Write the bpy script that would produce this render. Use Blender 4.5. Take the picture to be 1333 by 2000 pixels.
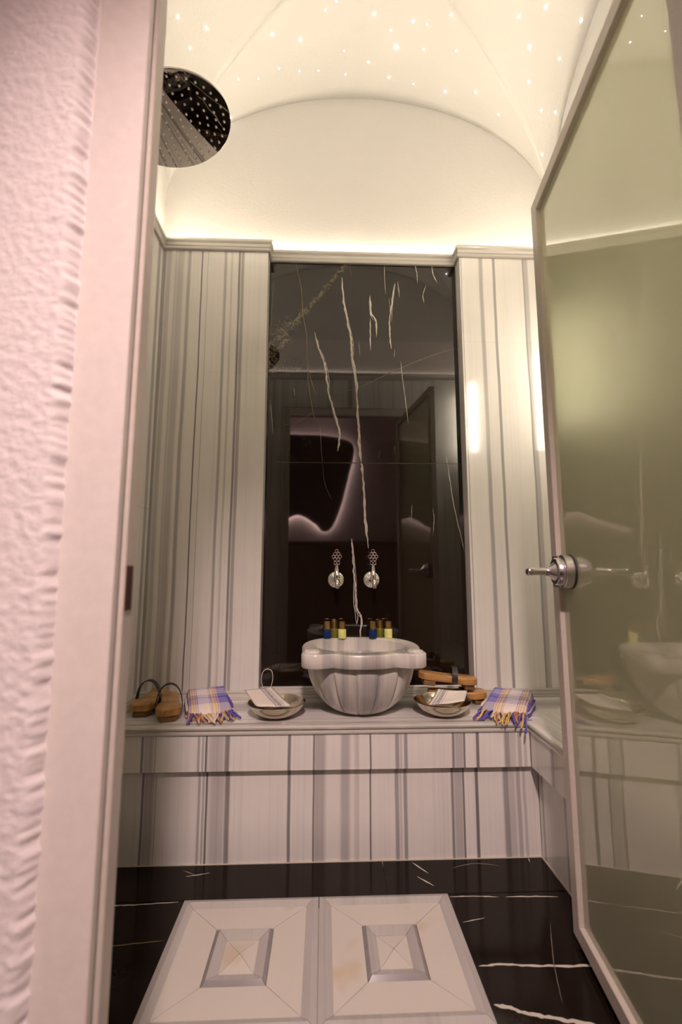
import bpy, bmesh, math, random
from mathutils import Vector, Matrix, noise as mnoise
from math import sin, cos, pi, sqrt, radians as rad
for o in list(bpy.data.objects): bpy.data.objects.remove(o, do_unlink=True)
S = bpy.context.scene
COL = S.collection
random.seed(7)

# ------------------------------------------------------------------ camera, world, exposure
H, PITCH, YAW, ROLL, FPX = .9591, .1284, .0373, .0003, 877.94
fw = Vector((sin(YAW)*cos(PITCH), cos(YAW)*cos(PITCH), sin(PITCH)))
rt = Vector((cos(YAW), -sin(YAW), 0)); up = rt.cross(fw)
rt, up = rt*cos(ROLL)+up*sin(ROLL), -rt*sin(ROLL)+up*cos(ROLL)
cd = bpy.data.cameras.new('camera'); cam = bpy.data.objects.new('camera', cd); COL.objects.link(cam)
cd.sensor_fit = 'VERTICAL'; cd.sensor_height = 36; cd.sensor_width = 24; cd.lens = FPX/2000*36
cd.clip_start = .02; cd.clip_end = 50
cam.matrix_world = Matrix(((rt.x, up.x, -fw.x, 0), (rt.y, up.y, -fw.y, 0), (rt.z, up.z, -fw.z, H), (0, 0, 0, 1)))
cd.dof.use_dof = True; cd.dof.focus_distance = 1.85; cd.dof.aperture_fstop = 2.8
S.camera = cam
w = bpy.data.worlds.new('world'); S.world = w; w.use_nodes = True
w.node_tree.nodes['Background'].inputs[0].default_value = (.8, .7, .65, 1)
w.node_tree.nodes['Background'].inputs[1].default_value = .0
S.view_settings.view_transform = 'Standard'; S.view_settings.look = 'None'
S.view_settings.gamma = 1; S.view_settings.use_curve_mapping = False
S.view_settings.exposure = 0.08
COVE = 40.0; COVE_COL = (1, .88, .70)
SPOT = 315.0; SPOT_COL = (1, .75, .71)
SCONCE = 72.0
LOBBY = 45.0; LOBBY_COL = (1, .70, .64)
STAR = 25.0

# ------------------------------------------------------------------ node helpers
def newmat(name):
    m = bpy.data.materials.new(name); m.use_nodes = True
    nt = m.node_tree; b = nt.nodes['Principled BSDF']
    return m, nt, b
def N(nt, t, **kw):
    n = nt.nodes.new(t)
    for k, v in kw.items(): setattr(n, k, v)
    return n
def math_(nt, op, a, b=None, c=None):
    n = N(nt, 'ShaderNodeMath', operation=op)
    for i, v in enumerate((a, b, c)):
        if v is None: continue
        if isinstance(v, (int, float)): n.inputs[i].default_value = v
        else: nt.links.new(v, n.inputs[i])
    return n.outputs[0]
def mixc(nt, fac, a, b):
    n = N(nt, 'ShaderNodeMix', data_type='RGBA')
    for i, v in ((0, fac), (6, a), (7, b)):
        if isinstance(v, (int, float)): n.inputs[i].default_value = v
        elif isinstance(v, tuple): n.inputs[i].default_value = (*v, 1)
        else: nt.links.new(v, n.inputs[i])
    return n.outputs[2]
def smooth(nt, v, a, b, ta, tb):
    n = N(nt, 'ShaderNodeMapRange', interpolation_type='SMOOTHSTEP')
    nt.links.new(v, n.inputs[0])
    for i, x in enumerate((a, b, ta, tb)): n.inputs[i+1].default_value = x
    return n.outputs[0]
def pos(nt): return N(nt, 'ShaderNodeNewGeometry').outputs['Position']
def objc(nt): return N(nt, 'ShaderNodeTexCoord').outputs['Object']
def sep(nt, v):
    n = N(nt, 'ShaderNodeSeparateXYZ'); nt.links.new(v, n.inputs[0]); return n.outputs
def comb(nt, x, y, z):
    n = N(nt, 'ShaderNodeCombineXYZ')
    for i, v in enumerate((x, y, z)):
        if isinstance(v, (int, float)): n.inputs[i].default_value = v
        else: nt.links.new(v, n.inputs[i])
    return n.outputs[0]
def noise(nt, vec, scale=1, detail=3, rough=.55):
    n = N(nt, 'ShaderNodeTexNoise'); nt.links.new(vec, n.inputs['Vector'])
    n.inputs['Scale'].default_value = scale; n.inputs['Detail'].default_value = detail; n.inputs['Roughness'].default_value = rough
    return n.outputs['Fac']
def bump(nt, b, h, strength=.3, dist=.01):
    n = N(nt, 'ShaderNodeBump'); nt.links.new(h, n.inputs['Height'])
    n.inputs['Strength'].default_value = strength; n.inputs['Distance'].default_value = dist
    nt.links.new(n.outputs[0], b.inputs['Normal'])
def simple(name, col, rough=.5, metal=0, spec=.5):
    m, nt, b = newmat(name)
    v = noise(nt, objc(nt), 60, 3)
    c = mixc(nt, v, tuple(x*.9 for x in col), tuple(min(1, x*1.08) for x in col))
    nt.links.new(c, b.inputs['Base Color'])
    b.inputs['Roughness'].default_value = rough; b.inputs['Metallic'].default_value = metal
    b.inputs['Specular IOR Level'].default_value = spec
    return m
def emis(name, col, st):
    m = bpy.data.materials.new(name); m.use_nodes = True; nt = m.node_tree
    for n in list(nt.nodes):
        if n.type == 'BSDF_PRINCIPLED': nt.nodes.remove(n)
    e = N(nt, 'ShaderNodeEmission'); e.inputs[0].default_value = (*col, 1); e.inputs[1].default_value = st
    nt.links.new(e.outputs[0], nt.nodes['Material Output'].inputs[0])
    return m
MB_LIGHT, MB_DARK = (.84, .815, .775), (.22, .205, .21)
def marble(name, stripes=(), axis=0, streak=1.0, broad=.35, seed=0, light=MB_LIGHT, dark=MB_DARK, rough=.10, tilt=0.0):
    m, nt, b = newmat(name)
    p = sep(nt, pos(nt)); oth = [i for i in range(3) if i != axis]
    wob = noise(nt, comb(nt, math_(nt, 'MULTIPLY', p[axis], 2.0), math_(nt, 'MULTIPLY', p[oth[0]], 1.3), math_(nt, 'MULTIPLY', p[oth[1]], 1.3)), 1.5, 2)
    x = math_(nt, 'ADD', p[axis], math_(nt, 'MULTIPLY', math_(nt, 'SUBTRACT', wob, .5), .012))
    if tilt: x = math_(nt, 'ADD', x, math_(nt, 'MULTIPLY', math_(nt, 'SUBTRACT', p[2], 1.4), tilt))
    acc = None
    for c, wd, d in stripes:
        v = math_(nt, 'ABSOLUTE', math_(nt, 'SUBTRACT', x, c))
        s = smooth(nt, v, wd*.25, wd*.72, d, 0)
        acc = s if acc is None else math_(nt, 'MAXIMUM', acc, s)
    fine = noise(nt, comb(nt, math_(nt, 'MULTIPLY', x, 95), math_(nt, 'MULTIPLY', p[oth[0]], .9), math_(nt, 'ADD', math_(nt, 'MULTIPLY', p[oth[1]], .9), seed)), 1, 4, .65)
    fine = smooth(nt, fine, .45, .75, 0, .42*streak)
    br = noise(nt, comb(nt, math_(nt, 'MULTIPLY', x, 13), math_(nt, 'MULTIPLY', p[oth[0]], .25), math_(nt, 'ADD', math_(nt, 'MULTIPLY', p[oth[1]], .25), seed+3.3)), 1, 3, .6)
    br = smooth(nt, br, .48, .72, 0, broad)
    f = math_(nt, 'ADD', fine, br)
    if acc is not None:
        f = math_(nt, 'ADD', math_(nt, 'MULTIPLY', f, .7), acc)
    f = math_(nt, 'MINIMUM', f, 1.0)
    cl = noise(nt, pos(nt), 9, 3)
    lt = mixc(nt, cl, tuple(c*.95 for c in light), tuple(min(1, c*1.05) for c in light))
    nt.links.new(mixc(nt, f, lt, dark), b.inputs['Base Color'])
    b.inputs['Roughness'].default_value = rough
    b.inputs['Specular IOR Level'].default_value = .5
    return m
def black_marble(name, wispy=False, rough=.035, spec=.8):
    m, nt, b = newmat(name)
    P_ = pos(nt)
    n1 = noise(nt, P_, 5, 6, .65)
    cl = smooth(nt, n1, .5, .8, 0, .25)
    col = mixc(nt, cl, (.010, .006, .004), (.035, .024, .016))
    n2 = noise(nt, P_, 34, 6, .7)
    ridge = math_(nt, 'ABSOLUTE', math_(nt, 'SUBTRACT', n2, .5))
    web = smooth(nt, ridge, 0, .02, 1, 0)
    patch = smooth(nt, noise(nt, P_, 3.0, 2), .6, .75, 0, .35)
    col = mixc(nt, math_(nt, 'MULTIPLY', web, patch), col, (.22, .18, .13))
    if wispy:
        p = sep(nt, P_)
        # pale brecciated band running from the left edge up to the top of the slab
        d = math_(nt, 'ABSOLUTE', math_(nt, 'SUBTRACT', math_(nt, 'SUBTRACT', p[2], 1.955), math_(nt, 'MULTIPLY', math_(nt, 'ADD', p[0], .266), 1.27)))
        wd = math_(nt, 'ADD', .02, math_(nt, 'MULTIPLY', math_(nt, 'MAXIMUM', math_(nt, 'SUBTRACT', -.08, p[0]), 0), .45))
        band = smooth(nt, math_(nt, 'DIVIDE', d, wd), .2, 1.7, 1, 0)
        lim = smooth(nt, p[0], .08, .13, 1, 0)
        n3 = noise(nt, P_, 15, 8, .78)
        w3 = smooth(nt, math_(nt, 'ABSOLUTE', math_(nt, 'SUBTRACT', n3, .5)), 0, .06, 1, 0)
        n4 = noise(nt, P_, 40, 6, .7)
        w3 = math_(nt, 'MULTIPLY', w3, smooth(nt, n4, .3, .65, .15, 1))
        f = math_(nt, 'MULTIPLY', math_(nt, 'MULTIPLY', band, lim), math_(nt, 'MULTIPLY', w3, .55))
        col = mixc(nt, f, col, (.30, .24, .15))
    nt.links.new(col, b.inputs['Base Color'])
    b.inputs['Roughness'].default_value = rough
    b.inputs['Specular IOR Level'].default_value = spec
    return m

PL = [(-.768, .016, .5), (-.744, .022, .65), (-.72, .02, .35), (-.688, .0099, .35), (-.668, .03, .4), (-.629, .0148, .6), (-.57, .006, 1), (-.543, .003, .5), (-.463, .0123, .6), (-.434, .0099, .3), (-.399, .0099, .85), (-.384, .0148, .6)]
PR = [(.638, .0043, .6), (.731, .0181, .55), (.793, .0127, .75), (.935, .009, .75), (.946, .0217, .5), (1.04, .02, .5)]
AP = [(-.69, .034, .75), (-.673, .006, 1), (-.6, .0084, .85), (-.58, .034, .35), (-.556, .0036, .4), (-.414, .0084, .6), (-.4, .0072, .5), (-.389, .0072, 1), (-.353, .052, .42), (-.32, .0168, .8), (-.115, .0108, .85), (-.032, .005, 1.1), (-.012, .04, .5), (.075, .031, .5), (.114, .0171, .25), (.16, .0055, 1), (.251, .0137, .7), (.28, .0123, .7), (.264, .0082, .25), (.444, .0096, .8), (.464, .031, .5), (.482, .0068, .9), (.528, .0109, 1), (.629, .0205, .7), (.649, .0205, .35), (.672, .0137, .5), (.692, .0103, .35)]
M = {}
M['pil_l'] = marble('striped_marble_a', PL, 0, .38, .08, 1, tilt=-.004)
M['pil_r'] = marble('striped_marble_b', PR, 0, .3, .10, 2, tilt=.002)
M['apron'] = marble('striped_marble_c', AP, 0, .45, .10, 3)
M['wall_y'] = marble('striped_marble_d', [(1.60, .014, .6), (1.78, .008, .3), (1.885, .03, .6), (1.45, .02, .5), (1.2, .03, .5), (1.0, .015, .7)], 1, .5, .15, 4)
M['wall_x'] = marble('striped_marble_e', [], 0, .9, .7, 5)
M['bench_y'] = marble('striped_marble_f', [(1.805, .115, .5), (1.665, .012, .25), (1.93, .03, .4)], 1, .5, .25, 6)
M['bench_x'] = marble('striped_marble_g', [], 0, .7, .45, 7)
M['trim'] = marble('trim_marble', [], 2, .9, .55, 8, light=(.60, .57, .52))
M['mould'] = marble('moulding_marble', [(1.6185, .007, 1)], 1, .6, .3, 18, light=(.60, .58, .53))  # the stripe is painted shade, darkening the groove of the bench edge
M['basin'] = marble('basin_marble', [(.018, .04, .42), (.072, .03, .38), (.165, .07, .45), (.30, .02, .2)], 0, .8, .25, 9, light=(.70, .67, .62), rough=.22)
M['black'] = black_marble('black_marble_panel', True)
M['blackf'] = black_marble('black_marble_floor', False, .13, .22)
M['plate'] = marble('cream_marble', [], 0, .15, .08, 11, light=(.74, .69, .61), dark=(.5, .46, .42), rough=.16)
M['plateg'] = marble('grey_border_marble', [], 0, .5, .35, 12, light=(.46, .435, .42), dark=(.28, .26, .265), rough=.16)
M['plated'] = marble('grey_frame_marble', [], 1, .7, .5, 13, light=(.30, .28, .28), dark=(.17, .16, .17), rough=.16)
def stained_plate():
    m, nt, b = newmat('stained_cream_marble')
    n = noise(nt, pos(nt), 6.5, 2); f = smooth(nt, n, .58, .75, 0, .7)
    c = mixc(nt, f, (.60, .56, .51), (.52, .38, .21))
    nt.links.new(c, b.inputs['Base Color']); b.inputs['Roughness'].default_value = .16
    return m
M['plate'] = stained_plate()
M['seam'] = simple('amber_seam', (.46, .36, .2), .5)
M['grout'] = simple('pale_grout', (.62, .56, .46), .8)
M['vein'] = simple('white_vein', (.56, .52, .45), .12)
M['veinb'] = simple('ochre_vein', (.22, .15, .07), .12)
M['veint'] = simple('faint_vein', (.17, .14, .11), .12)
def plaster(name, col, sc=70, st=.35, dist=.006):
    m, nt, b = newmat(name)
    P_ = pos(nt)
    n = noise(nt, P_, sc, 5, .6); n2 = noise(nt, P_, 4, 3)
    nt.links.new(mixc(nt, n2, tuple(c*.97 for c in col), col), b.inputs['Base Color'])
    b.inputs['Roughness'].default_value = .85; b.inputs['Specular IOR Level'].default_value = .2
    bump(nt, b, n, st, dist)
    return m
M['vault'] = plaster('cream_plaster', (.62, .60, .57), 90, .35, .006)
M['rough'] = plaster('rough_white_plaster', (.80, .74, .73), 160, .3, .003)
M['lobbywall'] = plaster('lobby_plaster', (.78, .70, .68), 80, .2, .004)
M['frame'] = simple('beige_painted_metal', (.74, .68, .63), .38)
M['dframe'] = simple('door_frame_metal', (.60, .54, .48), .38)
M['gasket'] = simple('dark_gasket', (.10, .08, .06), .6)
M['chrome'] = simple('chrome', (.80, .78, .76), .09, 1)
M['satin'] = simple('satin_metal', (.66, .63, .64), .26, 1)
M['mirror'] = simple('shower_mirror_chrome', (.50, .47, .45), .03, 1)
M['silver'] = simple('warm_silver', (.62, .56, .46), .17, 1)
M['rubber'] = simple('nozzle_rubber', (.72, .70, .68), .5)
M['blackp'] = simple('black_plastic', (.02, .018, .016), .4)
M['leather'] = simple('black_leather', (.022, .018, .018), .42)
M['copper'] = simple('pinkish_chrome', (.72, .58, .62), .2, 1)
M['gold'] = simple('gold_cap', (.55, .36, .12), .3, 1)
M['blue'] = simple('blue_liquid_plastic', (.003, .022, .11), .15)
M['yellow'] = simple('pale_yellow_liquid_plastic', (.72, .72, .24), .2)
M['olive'] = simple('olive_liquid_plastic', (.16, .15, .02), .2)
M['cloth'] = simple('white_cloth', (.80, .73, .66), .9, 0, .1)
M['led'] = emis('warm_led', COVE_COL, COVE)
M['star'] = emis('star_light', (.82, .85, 1), STAR)
M['pinkled'] = emis('pink_led', LOBBY_COL, LOBBY)
M['sconce'] = emis('sconce_glow', COVE_COL, SCONCE); M['sconce2'] = emis('sconce_soft_glow', COVE_COL, SCONCE*.19)
M['lampe'] = emis('lobby_lamp_diffuser', LOBBY_COL, 6.0)
M['darkwood'] = simple('dark_red_wood', (.07, .025, .018), .35)
M['darkpanel'] = simple('dark_panel', (.05, .04, .038), .4)
M['lobbyfloor'] = simple('lobby_floor', (.30, .24, .22), .4)
def wood_mat():
    m, nt, b = newmat('oiled_wood')
    p = sep(nt, objc(nt))
    n = noise(nt, comb(nt, math_(nt, 'MULTIPLY', p[0], 60), math_(nt, 'MULTIPLY', p[1], 8), math_(nt, 'MULTIPLY', p[2], 60)), 1, 4, .6)
    n2 = noise(nt, objc(nt), 12, 3)
    c = mixc(nt, smooth(nt, n, .35, .7, 0, 1), (.50, .27, .085), (.27, .125, .035))
    c = mixc(nt, smooth(nt, n2, .5, .75, 0, .5), c, (.58, .35, .13))
    nt.links.new(c, b.inputs['Base Color']); b.inputs['Roughness'].default_value = .33
    return m
M['wood'] = wood_mat()
M['woodd'] = simple('dark_wood_block', (.24, .12, .04), .45)
def ramp(nt, fac, stops, interp='CONSTANT'):
    n = N(nt, 'ShaderNodeValToRGB'); cr = n.color_ramp; cr.interpolation = interp
    while len(cr.elements) < len(stops): cr.elements.new(.5)
    for e, (p_, c) in zip(cr.elements, stops): e.position = p_; e.color = (*c, 1)
    nt.links.new(fac, n.inputs[0]); return n.outputs[0]
def plaid(name, flip=False):
    m, nt, b = newmat(name)
    uv = sep(nt, N(nt, 'ShaderNodeUVMap').outputs[0])
    u = math_(nt, 'SUBTRACT', 1, uv[0]) if flip else uv[0]
    P, Ll, W, Yl, O, D = (.10, .08, .40), (.33, .30, .58), (.78, .70, .66), (.76, .52, .08), (.42, .17, .08), (.24, .10, .22)
    us = [(0, Ll), (.03, O), (.05, W), (.07, D), (.09, Yl), (.13, O), (.15, Yl), (.18, D), (.20, W), (.215, O), (.235, Ll), (.25, W), (.47, W), (.5, O), (.515, W), (.53, D), (.55, Yl), (.61, O), (.63, Yl), (.66, D), (.68, W), (.695, O), (.715, P), (1, P)]
    vs = [(0, W), (.16, W), (.26, Ll), (.45, P), (.5, Ll), (.62, W), (.67, Ll), (.69, W), (.75, Ll), (.77, W), (.82, Ll), (.9, P), (1, P)]
    cu = ramp(nt, u, us[:31]); cv = ramp(nt, uv[1], vs)
    c = mixc(nt, .48, cu, cv)
    # saturated squares where purple warp meets purple weft
    thr = noise(nt, comb(nt, math_(nt, 'MULTIPLY', uv[0], 160), math_(nt, 'MULTIPLY', uv[1], 160), 0), 1, 2)
    c = mixc(nt, smooth(nt, thr, .4, .8, 0, .12), c, (.75, .68, .62))
    nt.links.new(c, b.inputs['Base Color']); b.inputs['Roughness'].default_value = .9; b.inputs['Specular IOR Level'].default_value = .1
    bump(nt, b, thr, .4, .001)
    return m
M['plaid'] = plaid('plaid_cotton'); M['plaid_f'] = plaid('plaid_cotton_mirrored', True)
M['tp'] = simple('purple_yarn', (.14, .10, .42), .9, 0, .1); M['ty'] = simple('ochre_yarn', (.62, .42, .16), .9, 0, .1)
M['tw'] = simple('cream_yarn', (.72, .62, .55), .9, 0, .1); M['to'] = simple('rust_yarn', (.48, .22, .12), .9, 0, .1)
def mitt_mat(name, c0):
    m, nt, b = newmat(name)
    uv = sep(nt, N(nt, 'ShaderNodeUVMap').outputs[0])
    k = (.80, .73, .66); d = (.22, .20, .26)
    base = ramp(nt, uv[0], [(0, k), (c0, d), (c0+.018, k), (c0+.035, d), (c0+.05, k), (c0+.24, d), (c0+.255, k), (1, k)])
    zz = N(nt, 'ShaderNodeTexVoronoi'); zz.inputs['Scale'].default_value = 26
    nt.links.new(comb(nt, math_(nt, 'MULTIPLY', uv[0], 1.4), uv[1], 0), zz.inputs['Vector'])
    ins = math_(nt, 'MULTIPLY', math_(nt, 'GREATER_THAN', uv[0], c0+.08), math_(nt, 'LESS_THAN', uv[0], c0+.2))
    f = math_(nt, 'MULTIPLY', ins, smooth(nt, zz.outputs[0], .25, .4, 0, .75))
    nt.links.new(mixc(nt, f, base, d), b.inputs['Base Color'])
    b.inputs['Roughness'].default_value = .9; b.inputs['Specular IOR Level'].default_value = .1
    return m
M['mitt'] = mitt_mat('mitt_cloth', .55); M['mitt_r'] = mitt_mat('mitt_cloth_b', .12)
def glass_mat():
    m, nt, b = newmat('frosted_glass')
    nt.links.new(mixc(nt, noise(nt, pos(nt), 3, 2), (.72, .73, .54), (.76, .77, .58)), b.inputs['Base Color'])
    b.inputs['Roughness'].default_value = .55; b.inputs['Transmission Weight'].default_value = .75
    b.inputs['IOR'].default_value = 1.15; b.inputs['Specular IOR Level'].default_value = .2
    b.inputs['Coat Weight'].default_value = 1; b.inputs['Coat Roughness'].default_value = .012; b.inputs['Coat IOR'].default_value = 2.3
    return m
M['glass'] = glass_mat()

# ------------------------------------------------------------------ mesh helpers
def link(o, parent=None):
    COL.objects.link(o)
    if parent is not None: o.parent = parent
    return o
def obj_from_bm(name, bm, mat, parent=None, smooth_=False, loc=None):
    bmesh.ops.recalc_face_normals(bm, faces=bm.faces)
    me = bpy.data.meshes.new(name); bm.to_mesh(me); bm.free()
    if smooth_:
        for p in me.polygons: p.use_smooth = True
    mats = mat if isinstance(mat, (list, tuple)) else [mat]
    for m in mats: me.materials.append(m)
    o = bpy.data.objects.new(name, me); link(o, parent)
    if loc: o.location = loc
    return o
def pyobj(name, vs, fs, mat, parent=None, smooth_=False, recalc=True):
    me = bpy.data.meshes.new(name); me.from_pydata([tuple(v) for v in vs], [], fs); me.update()
    if recalc:
        bm = bmesh.new(); bm.from_mesh(me); bmesh.ops.recalc_face_normals(bm, faces=bm.faces); bm.to_mesh(me); bm.free()
    if smooth_:
        for p in me.polygons: p.use_smooth = True
    me.materials.append(mat)
    o = bpy.data.objects.new(name, me); return link(o, parent)
def add_box(bm, a, b, bev=0, seg=1):
    vs = [bm.verts.new((x, y, z)) for x in (a[0], b[0]) for y in (a[1], b[1]) for z in (a[2], b[2])]
    fs = [(0, 1, 3, 2), (4, 6, 7, 5), (0, 4, 5, 1), (2, 3, 7, 6), (0, 2, 6, 4), (1, 5, 7, 3)]
    faces = [bm.faces.new([vs[i] for i in f]) for f in fs]
    if bev:
        es = list({e for f in faces for e in f.edges})
        bmesh.ops.bevel(bm, geom=es, offset=bev, segments=seg, affect='EDGES', profile=.5)
def box(name, a, b, mat, parent=None, bev=.0015, seg=1):
    bm = bmesh.new(); add_box(bm, a, b, bev, seg); return obj_from_bm(name, bm, mat, parent)
def lathe_geo(prof, n=32, mod=None):
    vs, fs = [], []
    for i, (r, z) in enumerate(prof):
        for j in range(n):
            a = 2*pi*j/n; rr = r*(mod(a, i, z) if mod else 1)
            vs.append((rr*cos(a), rr*sin(a), z))
    for i in range(len(prof)-1):
        for j in range(n):
            k = (j+1) % n
            fs.append((i*n+j, i*n+k, (i+1)*n+k, (i+1)*n+j))
    fs.append(tuple(range(n-1, -1, -1))); fs.append(tuple((len(prof)-1)*n+j for j in range(n)))
    return vs, fs
def lathe(name, prof, mat, parent=None, n=32, mod=None, mtx=None, smooth_=True, auto=True):
    vs, fs = lathe_geo(prof, n, mod)
    if mtx is not None: vs = [mtx @ Vector(v) for v in vs]
    o = pyobj(name, vs, fs, mat, parent, smooth_)
    if smooth_ and auto: sharp(o)
    return o
def sharp(o, ang=40):
    bm = bmesh.new(); bm.from_mesh(o.data)
    for e in bm.edges:
        if len(e.link_faces) == 2 and e.calc_face_angle(0) > rad(ang): e.smooth = False
    bm.to_mesh(o.data); bm.free()
def tube_geo(pts, radii, n=8, flat=None):
    pts = [Vector(p) for p in pts]; vs, fs = [], []
    if isinstance(radii, (int, float)): radii = [radii]*len(pts)
    prev = None
    for i, p in enumerate(pts):
        t = (pts[min(i+1, len(pts)-1)]-pts[max(i-1, 0)]).normalized()
        if prev is None:
            a = Vector((0, 0, 1)) if abs(t.z) < .9 else Vector((1, 0, 0)); nn = (a-t*a.dot(t)).normalized()
        else: nn = (prev-t*prev.dot(t)).normalized()
        prev = nn; bb = t.cross(nn)
        for j in range(n):
            a = 2*pi*j/n
            fx, fy = (1, 1) if flat is None else flat
            vs.append(p+(nn*cos(a)*fx+bb*sin(a)*fy)*radii[i])
    for i in range(len(pts)-1):
        for j in range(n):
            k = (j+1) % n; fs.append((i*n+j, i*n+k, (i+1)*n+k, (i+1)*n+j))
    fs.append(tuple(range(n-1, -1, -1))); fs.append(tuple((len(pts)-1)*n+j for j in range(n)))
    return vs, fs
def tube(name, pts, radii, mat, parent=None, n=8, flat=None):
    vs, fs = tube_geo(pts, radii, n, flat); return pyobj(name, vs, fs, mat, parent, True)
def merge(geos):
    V, F = [], []
    for vs, fs in geos:
        k = len(V); V += [tuple(v) for v in vs]; F += [tuple(i+k for i in f) for f in fs]
    return V, F
def prism(name, poly, z0, z1, mat, parent=None, bev=.001):
    bm = bmesh.new()
    f = bm.faces.new([bm.verts.new((x, y, z1)) for x, y in poly])
    r = bmesh.ops.extrude_face_region(bm, geom=[f])
    bmesh.ops.translate(bm, verts=[v for v in r['geom'] if isinstance(v, bmesh.types.BMVert)], vec=(0, 0, z0-z1))
    if bev: bmesh.ops.bevel(bm, geom=list(bm.edges), offset=bev, segments=1, affect='EDGES')
    return obj_from_bm(name, bm, mat, parent)
def cr_spline(pts, n=8, closed=False):
    P_ = [Vector(p) for p in pts]; out = []; m = len(P_)
    rng = range(m if closed else m-1)
    for i in rng:
        g = (lambda k: P_[k % m]) if closed else (lambda k: P_[max(0, min(m-1, k))])
        a, b, c, d = g(i-1), g(i), g(i+1), g(i+2)
        for j in range(n):
            t = j/n
            out.append(.5*((2*b)+(c-a)*t+(2*a-5*b+4*c-d)*t*t+(3*b-a-3*c+d)*t**3))
    if not closed: out.append(P_[-1])
    return out
def tag(o, label, cat, group=None, kind=None):
    o['label'] = label; o['category'] = cat
    if group: o['group'] = group
    if kind: o['kind'] = kind
    return o
def empty(name, loc=(0, 0, 0), rz=0):
    o = bpy.data.objects.new(name, None); COL.objects.link(o); o.empty_display_size = .05
    o.location = loc; o.rotation_euler = (0, 0, rz); return o
def copy_tree(o, parent=None):
    c = o.copy(); COL.objects.link(c); c.parent = parent
    for ch in [x for x in bpy.data.objects if x.parent == o]: copy_tree(ch, c)
    return c
def ribbon(name, pts, wid, mat, parent, plane='xz', d=.0, jit=.45, thick=.0004):
    """vein of contrasting stone let into a slab: thin sliver with ragged edges"""
    P_ = cr_spline([(a, b, 0) for a, b in pts], 7); vs, fs = [], []; n = len(P_)
    for i, p in enumerate(P_):
        t = (P_[min(i+1, n-1)]-P_[max(i-1, 0)]).normalized(); nn = Vector((-t.y, t.x, 0))
        e = min(1, min(i, n-1-i)/4+.12)
        jj = mnoise.noise((p.x*60, p.y*60, wid*1000))*wid*.5
        for s in (1, -1):
            q = p+nn*(s*wid*.5*e*(1+jit*(random.random()*2-1))+jj*e)
            for h in (0, 1):
                o_ = thick if h else -.001
                vs.append((q.x, d-o_, q.y) if plane == 'xz' else (q.x, q.y, d+o_))
    for i in range(n-1):
        a = i*4; b = a+4
        fs += [(a+1, b+1, b+3, a+3), (a, a+1, a+3, a+2)] if i == 0 else [(a+1, b+1, b+3, a+3)]
        fs += [(a, b, b+1, a+1), (a+2, a+3, b+3, b+2)]
    fs.append(((n-1)*4, (n-1)*4+2, (n-1)*4+3, (n-1)*4+1))
    return pyobj(name, vs, fs, mat, parent)

# ------------------------------------------------------------------ room numbers
XL, XR = -.747, 1.107          # marble cladding faces
PXL, PXR = -.79, 1.15          # plaster faces
YB, YP, YPIL = 2.03, 1.99, 1.925
P1, P2 = -.266, .629           # black panel sides
YE = .65                       # inner plaster face of the entrance partition
ZL = 2.45                      # ledge on top of the cladding
CX, CY, VA, VB, VZ, VR = .18, 1.34, .97, .69, 2.75, .63
BF, BB = 1.603, 1.628          # bench apron / base
BXR, BXB = .709, .742
ZB = .44

# ------------------------------------------------------------------ structure: vault
def web(sgn_axis, s0):
    vs, fs = [], []; nt_, ns = 40, 10
    for i in range(nt_+1):
        t = -pi/2+pi*i/nt_; a = sin(t)
        for j in range(ns+1):
            s = abs(a)+(1-abs(a))*j/ns; z = VZ+VR*cos(t)
            vs.append((CX+VA*a, CY+VB*s*s0, z) if sgn_axis == 'y' else (CX+VA*s*s0, CY+VB*a, z))
    for i in range(nt_):
        for j in range(ns):
            k = i*(ns+1)+j; fs.append((k, k+1, k+ns+2, k+ns+1))
    return vs, fs
ceil = empty('ceiling', (0, 0, 0)); ceil['kind'] = 'structure'; tag(ceil, 'cream plaster groin vault above the washing room', 'ceiling')
for ax in 'yx':
    for s in (1, -1):
        vs, fs = web(ax, s)
        o = pyobj('vault_web', vs, fs, M['vault'], ceil, True)
        md = o.modifiers.new('thick', 'SOLIDIFY'); md.thickness = .03; md.offset = -1 if False else 1
def lunette_wall(name, p0, p1, thick, inward, cols=40, zlo=0.0, skip=None):
    """plaster wall whose head follows the vault's arch; p0->p1 in plan"""
    a, b = Vector((*p0, 0)), Vector((*p1, 0)); n_ = Vector((*inward, 0)); vs, fs = [], []
    for i in range(cols+1):
        t = -pi/2+pi*i/cols; f = (sin(t)+1)/2; p = a.lerp(b, f); zt = VZ+VR*cos(t)+.02
        for off in (0, -thick):
            q = p+n_*off
            vs += [(q.x, q.y, zlo), (q.x, q.y, zt)]
    for i in range(cols):
        k = i*4; m = k+4
        fs += [(k, m, m+1, k+1), (k+2, k+3, m+3, m+2), (k+1, m+1, m+3, k+3), (k, k+2, m+2, m)]
    fs += [(0, 1, 3, 2), (cols*4, cols*4+2, cols*4+3, cols*4+1)]
    return pyobj(name, vs, fs, M['vault'])
wb = lunette_wall('wall_back', (PXL, YB), (PXR, YB), .1, (0, -1)); tag(wb, 'back wall with black marble panel between striped marble pilasters', 'wall', kind='structure')
wl = lunette_wall('wall_left', (PXL, YE), (PXL, YB), .1, (1, 0)); tag(wl, 'left wall clad in striped marble beside the door frame', 'wall', kind='structure')
wr = lunette_wall('wall_right', (PXR, YE), (PXR, YB), .1, (-1, 0)); tag(wr, 'right wall clad in striped marble behind the glass door', 'wall', kind='structure')

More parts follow.
